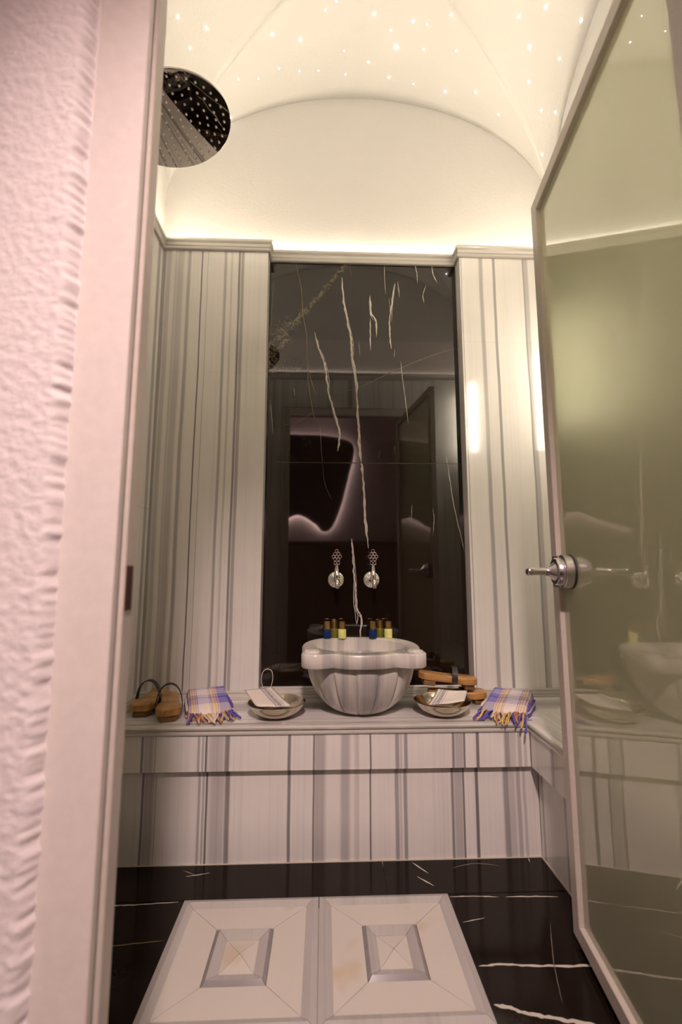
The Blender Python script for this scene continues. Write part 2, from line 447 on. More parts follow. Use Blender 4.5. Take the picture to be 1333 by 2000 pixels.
# back wall cladding
pj = 1.441
pan = [box('marble_panel', (P1+.001, YP, .44), (P2-.001, YB, pj-.0008), M['black'], wb, .0008),
       box('marble_panel', (P1+.001, YP, pj+.0008), (P2-.001, YB, ZL-.01), M['black'], wb, .0008)]
pan[0]['label'] = 'polished black marble slab behind the taps'; pan[1]['label'] = 'veined black marble slab under the cornice'
box('panel_joint', (P1+.001, YP+.0012, pj-.0012), (P2-.001, YB, pj+.0012), M['veint'], wb, 0)
VE = {'a': [(0.078, 2.351), (0.091, 2.202), (0.111, 2.095), (0.124, 2.007), (0.128, 1.937), (0.144, 1.851), (0.149, 1.722), (0.155, 1.613), (0.158, 1.513), (0.17, 1.414), (0.179, 1.285), (0.184, 1.173), (0.195, 1.055)],
 'b': [(-0.051, 2.069), (-0.03, 1.986), (-0.009, 1.935), (0.008, 1.848), (0.017, 1.771), (0.035, 1.712), (0.05, 1.653), (0.066, 1.595), (0.068, 1.553), (0.059, 1.495)],
 'c': [(-0.146, 2.423), (-0.115, 2.287), (-0.106, 2.161), (-0.088, 2.055), (-0.084, 1.933), (-0.065, 1.83), (-0.04, 1.762)],
 'c2': [(-0.082, 1.916), (-0.077, 1.813), (-0.056, 1.686), (-0.041, 1.64)],
 'd': [(0.213, 2.259), (0.218, 2.169), (0.24, 2.133), (0.241, 2.049)], 'd2': [(0.213, 2.142), (0.212, 2.062), (0.213, 1.982)],
 'e': [(0.333, 2.326), (0.314, 2.207), (0.305, 2.126), (0.306, 2.055), (0.311, 1.993)], 'e2': [(0.346, 2.335), (0.355, 2.253)], 'e3': [(0.304, 2.252), (0.308, 2.189)],
 'f': [(0.283, 2.43), (0.284, 2.343), (0.288, 2.265)], 'g': [(0.116, 2.43), (0.125, 2.348)], 'h': [(0.433, 2.43), (0.441, 2.374), (0.442, 2.328)],
 'i': [(0.515, 2.423), (0.52, 2.377), (0.539, 2.331)], 'i2': [(0.484, 2.32), (0.468, 2.265), (0.472, 2.229)], 'j': [(0.354, 1.932), (0.363, 1.837), (0.373, 1.743), (0.385, 1.628)],
 'k': [(0.558, 1.476), (0.572, 1.352), (0.585, 1.247), (0.609, 1.127), (0.626, 1.04)], 'l': [(-0.248, 2.338), (-0.251, 2.194), (-0.260, 2.017), (-0.262, 1.878)],
 'm': [(-0.251, 1.734), (-0.241, 1.641), (-0.235, 1.567)], 'n': [(0.041, 1.763), (0.156, 1.799), (0.255, 1.848), (0.355, 1.898), (0.499, 1.961), (0.626, 1.999)],
 'n2': [(-0.24, 1.604), (-0.136, 1.626), (-0.056, 1.677)], 'o': [(-0.023, 1.627), (-0.014, 1.486), (0.001, 1.348), (0.034, 1.268)], 'p': [(0.157, 2.025), (0.163, 1.955)],
 'q': [(-0.145, 1.795), (-0.139, 1.752)], 'r': [(0.328, 1.993), (0.325, 1.949)], 's': [(0.255, 1.506), (0.243, 1.464)], 't': [(0.394, 1.254), (0.391, 1.182)],
 'u': [(0.488, 1.238), (0.493, 1.19), (0.486, 1.111)], 'A': [(0.12, 1.098), (0.127, 1.024), (0.134, 0.906), (0.141, 0.833), (0.148, 0.782), (0.163, 0.753), (0.157, 0.66)],
 'A2': [(0.148, 0.782), (0.147, 0.746), (0.142, 0.725)], 'A3': [(0.129, 0.906), (0.13, 0.818), (0.136, 0.775), (0.141, 0.728)], 'B': [(0.188, 1.136), (0.197, 1.053)]}
VW = {'a': .013, 'b': .010, 'c': .003, 'c2': .0035, 'd': .009, 'd2': .007, 'e': .008, 'A': .010, 'A2': .004, 'A3': .0035, 'k': .0035, 'i': .005, 'e2': .005, 'i2': .004, 'j': .003, 'h': .004}
for k, p in VE.items():
    mt = M['veinb'] if k in ('c', 'c2', 'l') else M['veint'] if k in ('n', 'n2', 'o', 's', 'g') else M['vein']
    zz = sum(z for _, z in p)/len(p)
    lo = [q for q in p if q[1] <= pj]; hi = [q for q in p if q[1] >= pj]
    for part, par in ((hi, pan[1]), (lo, pan[0])):
        if len(lo) and len(hi):   # vein crossing the joint: carried to the joint on both slabs
            a, b = hi[-1], lo[0]; t = (a[1]-pj)/(a[1]-b[1]); j = (a[0]+(b[0]-a[0])*t, pj)
            part = part+[j] if part is hi else [j]+part
        if len(part) > 1: ribbon('vein', part, VW.get(k, .0025)*.72, mt, par, 'xz', YP)
for k, segs in (('a', ((1, 5, .006), (3, 8, -.005), (6, 11, .0045))), ('b', ((1, 5, .006), (4, 8, -.0045))), ('A', ((0, 4, .005), (2, 6, -.005))), ('e', ((0, 3, .006),)), ('d', ((0, 3, -.006),))):
    for i0, i1, dx in segs:
        part = [(x+dx*(1+.5*((j % 3)-1)), z) for j, (x, z) in enumerate(VE[k][i0:i1])]
        for par, pp in ((pan[1], [q for q in part if q[1] > pj+.004]), (pan[0], [q for q in part if q[1] < pj-.004])):
            if len(pp) > 1: ribbon('vein', pp, .0018, M['vein'], par, 'xz', YP)
# pilasters: face slabs and returns
for nm, x0, x1, mt, jz in (('l', XL-.02, P1, M['pil_l'], 1.833), ('r', P2, XR+.02, M['pil_r'], 2.0)):
    for z0, z1 in ((.44, jz-.00015), (jz+.00015, ZL)):
        box('marble_panel', (x0, YPIL, z0), (x1, YPIL+.02, z1), mt, wb, .0004)
        rx = (x1-.02, x1) if nm == 'l' else (x0, x0+.02)
        box('marble_panel', (rx[0], YPIL+.0203, z0), (rx[1], YB, z1), mt, wb, .0008)
    a = (x0, YPIL+.021, .44) if nm == 'l' else (x0+.021, YPIL+.021, .44)
    b = (x1-.021, YB, ZL-.001) if nm == 'l' else (x1, YB, ZL-.001)
    box('pilaster_core', a, b, M['vault'], wb, 0)
for x0, x1, par in ((PXL, XL, wl), (XR, PXR, wr)):
    for y0, y1 in ((YE, 1.24), (1.2408, YPIL)):
        for z0, z1 in ((0, 1.215), (1.2158, 2.31), (2.3108, ZL)):
            box('marble_panel', (x0, y0, z0), (x1, y1, z1), M['wall_y'], par, .0008)

# entrance partition
DX0, DX1, DZ = -.262, .60, 2.135     # door opening
wf = empty('wall_front'); tag(wf, 'entrance partition carrying the door frame, plastered outside', 'wall', kind='structure')
box('partition_core', (-1.5, .60, 0), (DX0-.05, YE, 2.75), M['lobbywall'], wf, 0)
box('partition_core', (DX1+.05, .60, 0), (1.7, YE, 2.75), M['lobbywall'], wf, 0)
box('partition_core', (DX0-.05, .60, DZ+.05), (DX1+.05, YE, 2.75), M['lobbywall'], wf, 0)
o = lunette_wall('partition_head', (PXL, YE), (PXR, YE), .05, (0, 1), zlo=2.75); o.parent = wf
for a, b in (((XL, YE, 0), (DX0-.06, YE+.012, ZL)), ((DX1+.06, YE, 0), (XR, YE+.012, ZL)), ((DX0-.06, YE, DZ+.06), (DX1+.06, YE+.012, ZL))):
    box('marble_panel', a, b, M['wall_x'], wf, .0008)
# rough plaster skin left of the frame (lobby side), with real relief and a ragged edge
def rough_skin():
    vs, fs = [], []; nx, nz = 90, 1040; x0, z0, z1 = -.62, .0, 2.745
    for i in range(nz+1):
        z = z0+(z1-z0)*i/nz
        edge = -.338-.012*(z-1)+.004*mnoise.noise((0, 5, z*30))+.003*mnoise.noise((3, 5, z*90))
        for j in range(nx+1):
            t = j/nx; x = x0+(edge-x0)*t
            r = .0016*mnoise.fractal((x*90+z*30, 0, z*75), .9, 2.1, 3)+.0010*mnoise.noise((x*230, 2, z*260))+.0018*max(0, t-.75)*4*mnoise.noise((x*80, 4, z*110))
            y = .578-r*.75
            if t > .93: y += ((t-.93)/.07)**2*.03
            vs.append((x, min(y, .601), z))
    for i in range(nz):
        for j in range(nx):
            k = i*(nx+1)+j; fs.append((k, k+1, k+nx+2, k+nx+1))
    return pyobj('plaster_skin', vs, fs, M['rough'], wf, True)
o = rough_skin(); o['label'] = 'rough white trowelled plaster beside the door frame'
box('plaster_backing', (-1.5, .585, 0), (-.60, .601, 2.75), M['rough'], wf, 0)

# door frame
df = empty('trim_1', (DX0, .62, 0)); tag(df, 'smooth beige door frame next to the rough plaster', 'door frame', kind='structure')
def kid(o, p): o.parent = p; o.matrix_parent_inverse = Matrix.Translation(-Vector(p.location)); return o
kid(box('jamb', (-.345, .597, 0), (-.2715, .612, DZ+.07), M['frame']), df)
kid(box('gasket', (-.33, .6125, 0), (-.2735, .617, DZ+.07), M['gasket'], bev=0), df)
kid(box('jamb_stop', (-.33, .6175, 0), (-.2665, .648, DZ+.07), M['dframe']), df)
kid(box('jamb', (.605, .597, 0), (.67, .648, DZ+.07), M['frame']), df)
kid(box('head_rail', (-.266, .597, DZ+.0005), (.6045, .648, DZ+.07), M['frame']), df)
o = kid(box('strike_plate', (-.267, .622, .905), (-.2650, .64, .965), M['darkwood'], bev=.0005), df); o['label'] = 'dark strike plate on the jamb'

# lobby behind the camera
LX0, LX1, LY0, LZ = -1.4, 1.6, -1.0, 2.75
o = box('wall_lobby_left', (LX0-.1, LY0, 0), (LX0, .60, LZ), M['lobbywall'], bev=0); tag(o, 'lobby side wall left of the doorway', 'wall', kind='structure')
o = box('wall_lobby_right', (LX1, LY0, 0), (LX1+.1, .60, LZ), M['lobbywall'], bev=0); tag(o, 'lobby side wall right of the doorway', 'wall', kind='structure')
o = box('wall_lobby_back', (LX0-.1, LY0-.1, 0), (LX1+.1, LY0, LZ), M['lobbywall'], bev=0); tag(o, 'lobby wall facing the doorway, reflected in the black marble', 'wall', kind='structure')
o = box('ceiling_lobby', (LX0-.1, LY0-.1, LZ), (LX1+.1, .60, LZ+.1), M['lobbywall'], bev=0); tag(o, 'flat lobby ceiling outside the washing room', 'ceiling', kind='structure')
o = box('floor_lobby', (LX0-.1, LY0-.1, -.06), (LX1+.1, .60, 0), M['lobbyfloor'], bev=0); tag(o, 'lobby floor outside the washing room', 'floor', kind='structure')
cb = empty('reception_counter', (0, LY0+.2, 0)); tag(cb, 'dark red wooden counter reflected low in the black marble', 'counter')
kid(box('counter_body', (-1.2, LY0+.001, 0), (1.2, LY0+.22, 1.22), M['darkwood'], bev=.003), cb)
kid(box('counter_top', (-1.22, LY0+.001, 1.2205), (1.22, LY0+.25, 1.26), M['darkwood'], bev=.004), cb)
# backlit dark wall panel with a wavy outline, and its LED ribbon
def backlit(name, pts, label):
    e = empty(name, (pts[0][0], LY0, pts[0][1])); tag(e, label, 'wall panel', 'backlit wall panels')
    out = cr_spline([(x, 0, z) for x, z in pts], 6, True)
    bm = bmesh.new(); f = bm.faces.new([bm.verts.new((p.x, LY0+.06, p.z)) for p in out])
    r = bmesh.ops.extrude_face_region(bm, geom=[f]); bmesh.ops.translate(bm, verts=[v for v in r['geom'] if isinstance(v, bmesh.types.BMVert)], vec=(0, -.02, 0))
    kid(obj_from_bm('panel_board', bm, M['darkpanel']), e)
    c = sum(out, Vector())/len(out); ins = [c+(p-c)*.95 for p in out]
    vs, fs = [], []
    for p in ins: vs += [(p.x, LY0+.036, p.z), (p.x, LY0+.012, p.z)]
    n = len(ins)
    for i in range(n): k = 2*i; m = 2*((i+1) % n); fs.append((k, m, m+1, k+1))
    kid(pyobj('led_ribbon', vs, fs, M['pinkled'], recalc=False), e)
    kid(box('standoff', (c.x-.03, LY0+.0005, c.z-.03), (c.x+.03, LY0+.0395, c.z+.03), M['darkpanel'], bev=0), e)
backlit('backlit_panel', [(-.85, 2.40), (-.2, 2.47), (.22, 2.42), (.33, 2.3), (.27, 2.0), (.18, 1.65), (.08, 1.42), (-.02, 1.38), (-.1, 1.46), (-.3, 1.56), (-.55, 1.45), (-.85, 1.42), (-.95, 1.9)], 'dark wavy wall panel with glowing edge, reflected above the taps')
lp = empty('ceiling_downlight', (.05, -.75, LZ)); tag(lp, 'round recessed downlight in the lobby ceiling above the viewer', 'ceiling lamp')
lathe('lamp_ring', [(.115, 0), (.14, 0), (.14, -.006), (.13, -.010), (.115, -.010), (.115, -.001)], M['satin'], lp)
lathe('lamp_diffuser', [(.113, -.0005), (.113, -.003), (.01, -.004)], M['lampe'], lp)
sl = bpy.data.lights.new('downlight_beam', 'SPOT'); sl.energy = SPOT; sl.color = SPOT_COL; sl.spot_size = rad(55); sl.spot_blend = 1; sl.shadow_soft_size = .11
so = bpy.data.objects.new('downlight_beam', sl); COL.objects.link(so); so.parent = lp; so.location = (0, 0, -.05); so.rotation_euler = (rad(39), 0, 0)
for sy_, sz_, lb in ((.74, 2.06, 'slim vertical wall lamp on the right wall beside the door hinges'), (1.71, 1.80, 'slim vertical wall lamp glowing through the frosted glass door')):
    sc = empty('wall_sconce', (XR, sy_, sz_)); tag(sc, lb, 'wall lamp', 'wall lamps behind the glass door')
    box('sconce_base', (-.010, -.03, -.26), (-.0005, .03, .26), M['satin'], sc, .003)
    lathe('sconce_tube', [(.006, -.25), (.019, -.245), (.019, .245), (.006, .25)], M['sconce'] if sy_ < 1 else M['sconce2'], sc, 16, mtx=Matrix.Translation((-.031, 0, 0)))

# floor of the washing room
fl = box('floor', (PXL-.1, .60, -.06), (PXR+.1, YB+.1, -.022), M['grout'], bev=0); tag(fl, 'black marble tiled floor around two cream marble panels', 'floor', kind='structure')
PX0, PX1, PY0, PY1 = -.400, .371, 1.062, 1.452
G = .0012
XLf = XL
tiles = [((XLf, PY1+.012), (.198, BB-.004)), ((.198, PY1+.012), (BXB-.004, BB-.004)),
         ((XLf, 1.0), (PX0, PY1+.012)), ((PX1, 1.0), (BXB-.004, PY1+.012)), ((PX0, PY1), (PX1, PY1+.012)),
         ((XLf, .60), (-.2, 1.0)), ((-.2, .60), (.3, 1.0)), ((.3, .60), (BXB-.004, 1.0)), ((PX0, 1.0), (PX1, PY0))]
tl = []
for a, b in tiles:
    tl.append(box('floor_tile', (a[0]+G, a[1]+G, -.0215), (b[0]-G, b[1]-G, 0), M['blackf'], fl, .0006))
box('grout_line', (XLf, BB-.0038, -.0215), (BXB-.0038, BB-.0006, .0012), M['grout'], fl, 0)
box('grout_line', (BXB-.0038, YE+.02, -.0215), (BXB-.0006, BB-.0006, .0012), M['grout'], fl, 0)
FV = [('v', 2, [(-.653, 1.459), (-.592, 1.453), (-.506, 1.455), (-.418, 1.461)], .0035), ('b', 2, [(-.70, 1.30), (-.577, 1.308), (-.502, 1.314), (-.411, 1.323)], .003),
      ('v', 3, [(.383, 1.217), (.445, 1.219), (.525, 1.212), (.629, 1.208), (.70, 1.205)], .006), ('v', 3, [(.383, 1.119), (.418, 1.108), (.467, 1.092), (.528, 1.078), (.60, 1.06)], .009),
      ('v', 3, [(.377, 1.452), (.448, 1.452), (.521, 1.446)], .003), ('v', 3, [(.542, 1.446), (.634, 1.444), (.697, 1.440)], .004), ('v', 3, [(.386, 1.355), (.452, 1.368)], .003),
      ('v', 1, [(.296, 1.612), (.338, 1.557)], .006), ('v', 1, [(.298, 1.544), (.341, 1.5)], .005), ('t', 3, [(.626, 1.348), (.571, 1.22), (.537, 1.116)], .002), ('v', 1, [(.69, 1.622), (.686, 1.6)], .003),
      ('t', 1, [(.42, 1.58), (.5, 1.6), (.58, 1.585)], .003), ('t', 0, [(-.45, 1.6), (-.40, 1.575)], .004), ('v', 0, [(-.43, 1.57), (-.36, 1.585)], .004)]
for k, i, p, wd in FV: ribbon('vein', p, wd, {'v': M['vein'], 'b': M['veinb'], 't': M['veint']}[k], tl[i], 'xy', 0)
# inlaid floor panels
def quad_ring(par, name, a, b, z0, zi, zo, mat, gap=.0008, depth=-.02):
    """four mitred pieces between outer rect a and inner rect b; top slopes from zo to zi"""
    o_ = [(a[0], a[1]), (a[2], a[1]), (a[2], a[3]), (a[0], a[3])]; i_ = [(b[0], b[1]), (b[2], b[1]), (b[2], b[3]), (b[0], b[3])]
    c = Vector(((a[0]+a[2])/2, (a[1]+a[3])/2, 0))
    for k in range(4):
        q = [Vector((*o_[k], zo)), Vector((*o_[(k+1) % 4], zo)), Vector((*i_[(k+1) % 4], zi)), Vector((*i_[k], zi))]
        m = sum(q, Vector())/4
        q = [p+((m-p).normalized()*gap) for p in q]
        vs = q+[Vector((p.x, p.y, depth)) for p in q]
        pyobj(name, vs, [(0, 1, 2, 3), (7, 6, 5, 4), (0, 4, 5, 1), (1, 5, 6, 2), (2, 6, 7, 3), (3, 7, 4, 0)], mat, par)
def floor_panel(x0, x1, orn, label):
    e = empty('floor_panel', ((x0+x1)/2, (PY0+PY1)/2, 0)); tag(e, label, 'floor panel', 'cream marble floor panels')
    cx, cy = e.location.x, e.location.y; hx, hy = (x1-x0)/2-.001, (PY1-PY0)/2-.001
    R = lambda fx, fy: (-fx, -fy, fx, fy)
    bx, by = hx-.016, hy-.016
    o = box('panel_bed', (-hx+.003, -hy+.003, -.0205), (hx-.003, hy-.003, .0055), M['seam'], e, 0)
    quad_ring(e, 'border_moulding', R(hx, hy), R(bx, by), 0, .016, .010, M['plateg'], depth=.0)
    quad_ring(e, 'border_moulding', R(bx, by), R(bx-.018, by-.018), 0, .008, .016, M['plateg'], depth=.0)
    gx, gy = bx-.018, by-.018
    ox, oy = orn
    quad_ring(e, 'field_slab', R(gx, gy), R(ox, oy), 0, .009, .009, M['plate'], depth=.0)
    quad_ring(e, 'ornament_frame', R(ox, oy), R(ox-.010, oy-.010), 0, .016, .006, M['plated'], depth=.0)
    quad_ring(e, 'ornament_frame', R(ox-.010, oy-.010), R(ox-.034, oy-.034), 0, .007, .016, M['plateg'], depth=.0)
    ix, iy = ox-.034, oy-.034
    quad_ring(e, 'centre_slab', R(ix, iy), R(.0008, .0008), 0, .014, .007, M['plate'], depth=.0)
    return e
xm = -.010
floor_panel(PX0, xm, (.076, .084), 'cream marble floor panel left of the joint, with grey cross-cut square')
floor_panel(xm, PX1, (.074, .084), 'cream marble floor panel right of the joint, nearer the glass door')

# ------------------------------------------------------------------ cornice and cove light
path = [(XL, YE+.012), (XL, YPIL), (P1, YPIL), (P1, YP), (P2, YP), (P2, YPIL), (XR, YPIL), (XR, YE+.012)]
prof = [(0, 2.418), (.010, 2.418), (.013, 2.421), (.013, 2.428), (.007, 2.431), (.007, 2.437), (.010, 2.439), (.010, 2.453), (.018, 2.458), (.020, 2.461), (.020, 2.470), (-.012, 2.470), (-.012, 2.4505), (0, 2.4505)]
tr = empty('trim_2', (XL, YE, 2.42)); tag(tr, 'grey marble cornice running round the room below the vault', 'cornice', kind='structure')
nP = len(path)
for i in range(nP):
    a, b = Vector((*path[i], 0)), Vector((*path[(i+1) % nP], 0))
    def nrm(k):
        p, q = Vector((*path[k % nP], 0)), Vector((*path[(k+1) % nP], 0)); t = (q-p).normalized(); return Vector((t.y, -t.x, 0))
    n0, n1, n2 = nrm(i-1), nrm(i), nrm(i+1)
    vs = []
    for base, nn in ((a, n0+n1), (b, n1+n2)):
        for o_, z in prof: q = base+nn*o_; vs.append((q.x, q.y, z))
    m = len(prof)
    fs = [(k, (k+1) % m, m+(k+1) % m, m+k) for k in range(m)]+[tuple(range(m-1, -1, -1)), tuple(range(m, 2*m))]
    kid(pyobj('cornice_piece', vs, fs, M['trim']), tr)
leds = [((PXL+.06, 2.004), (PXR-.06, 2.016), 'warm LED strip hidden behind the back cornice'), ((-.776, YE+.05), (-.766, 1.90), 'warm LED strip hidden behind the left cornice'),
        ((1.126, YE+.05), (1.136, 1.90), 'warm LED strip hidden behind the right cornice'), ((PXL+.06, YE+.002), (PXR-.06, YE+.010), 'warm LED strip hidden behind the cornice over the door')]
for a, b, lb in leds:
    o = box('led_strip', (a[0], a[1], ZL+.0002), (b[0], b[1], ZL+(.024 if a[1] < 1 and b[0]-a[0] > 1 else .036)), M['led'], bev=0); tag(o, lb, 'light strip', 'cove light strips')

# ------------------------------------------------------------------ star lights
ST = [(-0.717, 1.657, 5), (-0.637, 1.662, 5), (-0.523, 1.687, 5), (-0.606, 1.743, 4), (-0.242, 1.716, 6), (-0.12, 1.756, 6), (-0.226, 1.858, 4), (-0.131, 1.885, 3), (-0.04, 1.893, 2), (-0.414, 1.853, 3), (-0.325, 1.88, 2), (-0.006, 1.656, 4), (0.04, 1.629, 3), (0.207, 1.67, 6), (0.29, 1.725, 4), (0.323, 1.787, 8), (0.201, 1.859, 4), (0.093, 1.915, 3), (0.081, 1.814, 2), (0.381, 1.68, 5), (0.445, 1.682, 3), (0.45, 1.777, 3), (0.308, 1.918, 4), (0.433, 1.931, 3), (0.59, 1.928, 6), (0.729, 1.885, 5), (0.537, 1.629, 5), (0.595, 1.753, 4), (0.828, 1.619, 5), (0.933, 1.589, 6), (1.105, 1.622, 6), (0.911, 1.701, 6), (1.06, 1.728, 5), (0.946, 1.794, 5), (1.038, 1.866, 4), (1.107, 1.868, 5), (0.854, 1.93, 4), (1.08, 1.963, 5), (-0.482, 2.004, 5)]
nvis = len(ST)
for _ in range(34): ST.append((random.uniform(-.6, .95), random.uniform(.8, 1.56), random.choice((3, 4, 5, 6))))
def vault_z(x, y):
    m = min(abs(x-CX)/VA, abs(y-CY)/VB); return VZ+VR*sqrt(max(0, 1-m*m))
def vault_n(x, y):
    e = .004; d = Vector(((vault_z(x+e, y)-vault_z(x-e, y))/(2*e), (vault_z(x, y+e)-vault_z(x, y-e))/(2*e), -1)); return d.normalized()
proto = None
for i, (x, y, s) in enumerate(ST):
    if proto is None:
        vs, fs = lathe_geo([(1, 0), (.92, .35), (.7, .7), (.35, .94), (.05, 1)], 12)
        o = pyobj('star_light', vs, fs, M['star'], None, True); proto = o
    else: o = proto.copy(); COL.objects.link(o)
    n_ = vault_n(x, y); o.location = (x, y, vault_z(x, y)); o.location += n_*.0002
    o.rotation_mode = 'QUATERNION'; o.rotation_quaternion = n_.to_track_quat('Z', 'Y')
    r = .0009+.0007*s; o.scale = (r, r, r*.7)
    ux, uy = (x-CX)/VA, (y-CY)/VB
    if s == 8: tag(o, 'largest and brightest star light, near the crown of the vault', 'star light', 'star lights in the vault')
    else:
        where = 'left side of the vault above the shower head' if ux < -abs(uy) else 'right side of the vault above the glass door' if ux > abs(uy) else 'back of the vault above the black marble' if uy > 0 else 'front of the vault, above the doorway'
        tag(o, 'small bluish-white star light in the '+where, 'star light', 'star lights in the '+where.split(' above')[0].split(',')[0])

# ------------------------------------------------------------------ bench
be = empty('marble_bench', (0, BF, 0)); tag(be, 'built-in striped marble bench along the back and right walls', 'bench')
K = lambda o: kid(o, be)
K(box('base_panel', (XL, BB, -.0005), (BXB, BB+.02, .30), M['apron']))
K(box('base_panel', (BXB, YE+.02, -.0005), (BXB+.02, BB+.0, .30), M['wall_y']))
K(box('apron_panel', (XL, BF, .2945), (BXR, BF+.02, .4095), M['apron']))
K(box('apron_panel', (BXR, YE+.02, .2945), (BXR+.02, BF, .4095), M['wall_y']))
K(box('apron_soffit', (XL, BF+.0205, .2950), (BXB+.05, BB+.05, .305), M['apron'], bev=0))
K(box('apron_soffit', (BXR+.0205, YE+.02, .2950), (BXB+.05, BF+.02, .305), M['wall_y'], bev=0))
# edge moulding (profile swept round the inside corner)
mp = [(.0, .410), (-.004, .410), (-.006, .414), (-.006, .419), (-.002, .421), (-.002, .425), (-.008, .428), (-.010, .434), (-.007, .440), (.012, .4405), (.0155, .437), (.019, .4405), (.03, .4405), (.03, .410)]
def sweep(name, a, b, na, nb, nn, prof_, mat):
    vs = []
    for base, nvec in ((a, na), (b, nb)):
        for o_, z in prof_: q = Vector((*base, 0))+Vector((*nvec, 0))*o_; vs.append((q.x, q.y, z))
    m = len(prof_); fs = [(k, (k+1) % m, m+(k+1) % m, m+k) for k in range(m)]+[tuple(range(m-1, -1, -1)), tuple(range(m, 2*m))]
    return pyobj(name, vs, fs, mat)
K(sweep('edge_moulding', (XL, BF), (BXR, BF), (0, 1), (1, 1), None, mp, M['mould']))
K(sweep('edge_moulding', (BXR, BF), (BXR, YE+.02), (1, 1), (1, 0), None, mp, M['bench_x']))
# seat slabs meeting in a mitre at the corner
K(prism('seat_slab', [(XL, BF+.0304), (BXR+.0302, BF+.0304), (XR, YPIL), (P2, YPIL), (P2, YP), (P1, YP), (P1, YPIL), (XL, YPIL)], .41, .440, M['bench_y'], bev=.0004))
K(prism('seat_slab', [(BXR+.0306, YE+.02), (XR, YE+.02), (XR, YPIL-.0006), (BXR+.0306, BF+.0298)], .41, .440, M['bench_x'], bev=.0004))
# wall-foot moulding
sp = [(.0, .4402), (.026, .4402), (.026, .4445), (.020, .4475), (.017, .455), (.009, .459), (.009, .467), (.004, .471), (0, .471)]
sk = [(XL, YE+.012), (XL, YPIL), (P1, YPIL), (P1, YP), (P2, YP), (P2, YPIL), (XR, YPIL), (XR, YE+.012)]
for i in range(7):
    def nr(k):
        k = max(0, min(6, k)); p, q = Vector((*sk[k], 0)), Vector((*sk[k+1], 0)); t = (q-p).normalized(); return Vector((t.y, -t.x, 0))
    z1 = nr(i)
    na = nr(i-1)+z1 if i > 0 else z1; nb = z1+nr(i+1) if i < 6 else z1
    if i == 0: continue_left = True
    a = sk[i] if i else (XL, BF+.031)
    K(sweep('foot_moulding', a, sk[i+1], (na.x, na.y), (nb.x, nb.y), None, sp, M['trim'] if i not in (0, 6) else M['trim']))

# ------------------------------------------------------------------ basin
BX, BY = .14, 1.765
ba = empty('wash_basin', (BX, BY, ZB)); tag(ba, 'carved white marble wash basin with fluted bowl and eared rim', 'basin')
half = [(0, -.216), (.05, -.213), (.085, -.200), (.108, -.185), (.133, -.193), (.165, -.204), (.195, -.198), (.213, -.178), (.217, -.150), (.209, -.122), (.203, -.104), (.213, -.07), (.221, -.02), (.217, .05), (.195, .12), (.155, .175), (.10, .205), (.05, .212), (0, .213)]
full = half+[(-x, y) for x, y in half[-2:0:-1]]
outl = cr_spline([(x, y, 0) for x, y in full], 5, True)
NO = len(outl)
vs, fs = [], []
levels = [('o', .0, .198), ('o', -.004, .194), ('o', -.004, .1945), ('o', 0, .199), ('o', 0, .231), ('o', -.004, .235)]
rings = []
def ring(fn):
    k = len(vs)
    for p in outl: vs.append(fn(p))
    rings.append(k)
def inset(p, d):
    l = p.length; return p*((l+d)/l)
inn = lambda p, r, z: (lambda a: (r*cos(a), r*sin(a)*.98+.012, z))(math.atan2(p.y, p.x))
ring(lambda p: (*inn(p, .14, .188)[:2], .188))
ring(lambda p: (*inset(p, -.004)[:2], .188)); ring(lambda p: (*p[:2], .192)); ring(lambda p: (*p[:2], .231)); ring(lambda p: (*inset(p, -.004)[:2], .235))
for r, z in ((.176, .235), (.170, .231), (.166, .21), (.155, .17), (.130, .12), (.09, .085), (.04, .07), (.012, .067)): ring(lambda p, r=r, z=z: inn(p, r, z))
for a, b in zip(rings[:-1], rings[1:]):
    for j in range(NO): k = (j+1) % NO; fs.append((a+j, a+k, b+k, b+j))
fs.append(tuple(rings[-1]+j for j in range(NO)))
o = pyobj('rim', vs, fs, M['basin'], ba, True); sharp(o, 45)
NF = 15
bp = [(.05, 0), (.085, .004), (.115, .018), (.145, .042), (.172, .076), (.190, .112), (.199, .145), (.200, .170), (.194, .1875)]
bp = [(p.x, p.z) for p in cr_spline([(r, 0, z) for r, z in bp], 4)]
def flute(a, i, z):
    g = abs(sin(NF*(a+.05)/2)); g = 1-(1-min(1, g*1.5))**2.2
    f = min(1, max(0, (.165-z)/.05)) * min(1, .45+z/.05)
    return 1-.085*(1-g)*(.35+.65*f)
o = lathe('fluted_bowl', bp, M['basin'], ba, 240, flute); o.scale = (1, .95, 1)
for s in (-1, 1):
    lathe('ear_boss', [(.028, 0), (.028, .004), (.024, .006), (.023, .0045), (.016, .0045), (.014, .007), (.004, .0075)], M['basin'], ba, 24, mtx=Matrix.Translation((s*.181, -.148, .2350)))

# bottles on the basin rim
def bottle(x, y, mat, label):
    e = empty('toiletry_bottle', (x, y, ZB+.2352)); tag(e, label, 'bottle', 'toiletry bottles on the basin rim')
    lathe('bottle_body', [(.0155, 0), (.0172, .0015), (.0172, .036), (.0155, .0385), (.012, .039)], mat, e, 24)
    lathe('cap', [(.0136, .0392)]+[(.0136-.0006*(k % 2), .0405+.003*k) for k in range(9)]+[(.013, .069), (.011, .070)], M['gold'], e, 24)
    return e
bottle(.014, 1.937, M['blue'], 'blue toiletry bottle with gold cap, left end of the left trio')
bottle(.077, 1.937, M['yellow'], 'pale yellow toiletry bottle with gold cap in the left trio')
bottle(.0455, 1.9655, M['olive'], 'olive toiletry bottle behind the left blue and yellow pair')
bottle(.207, 1.937, M['blue'], 'blue toiletry bottle with gold cap, left end of the right trio')
bottle(.272, 1.937, M['yellow'], 'pale yellow toiletry bottle with gold cap in the right trio')
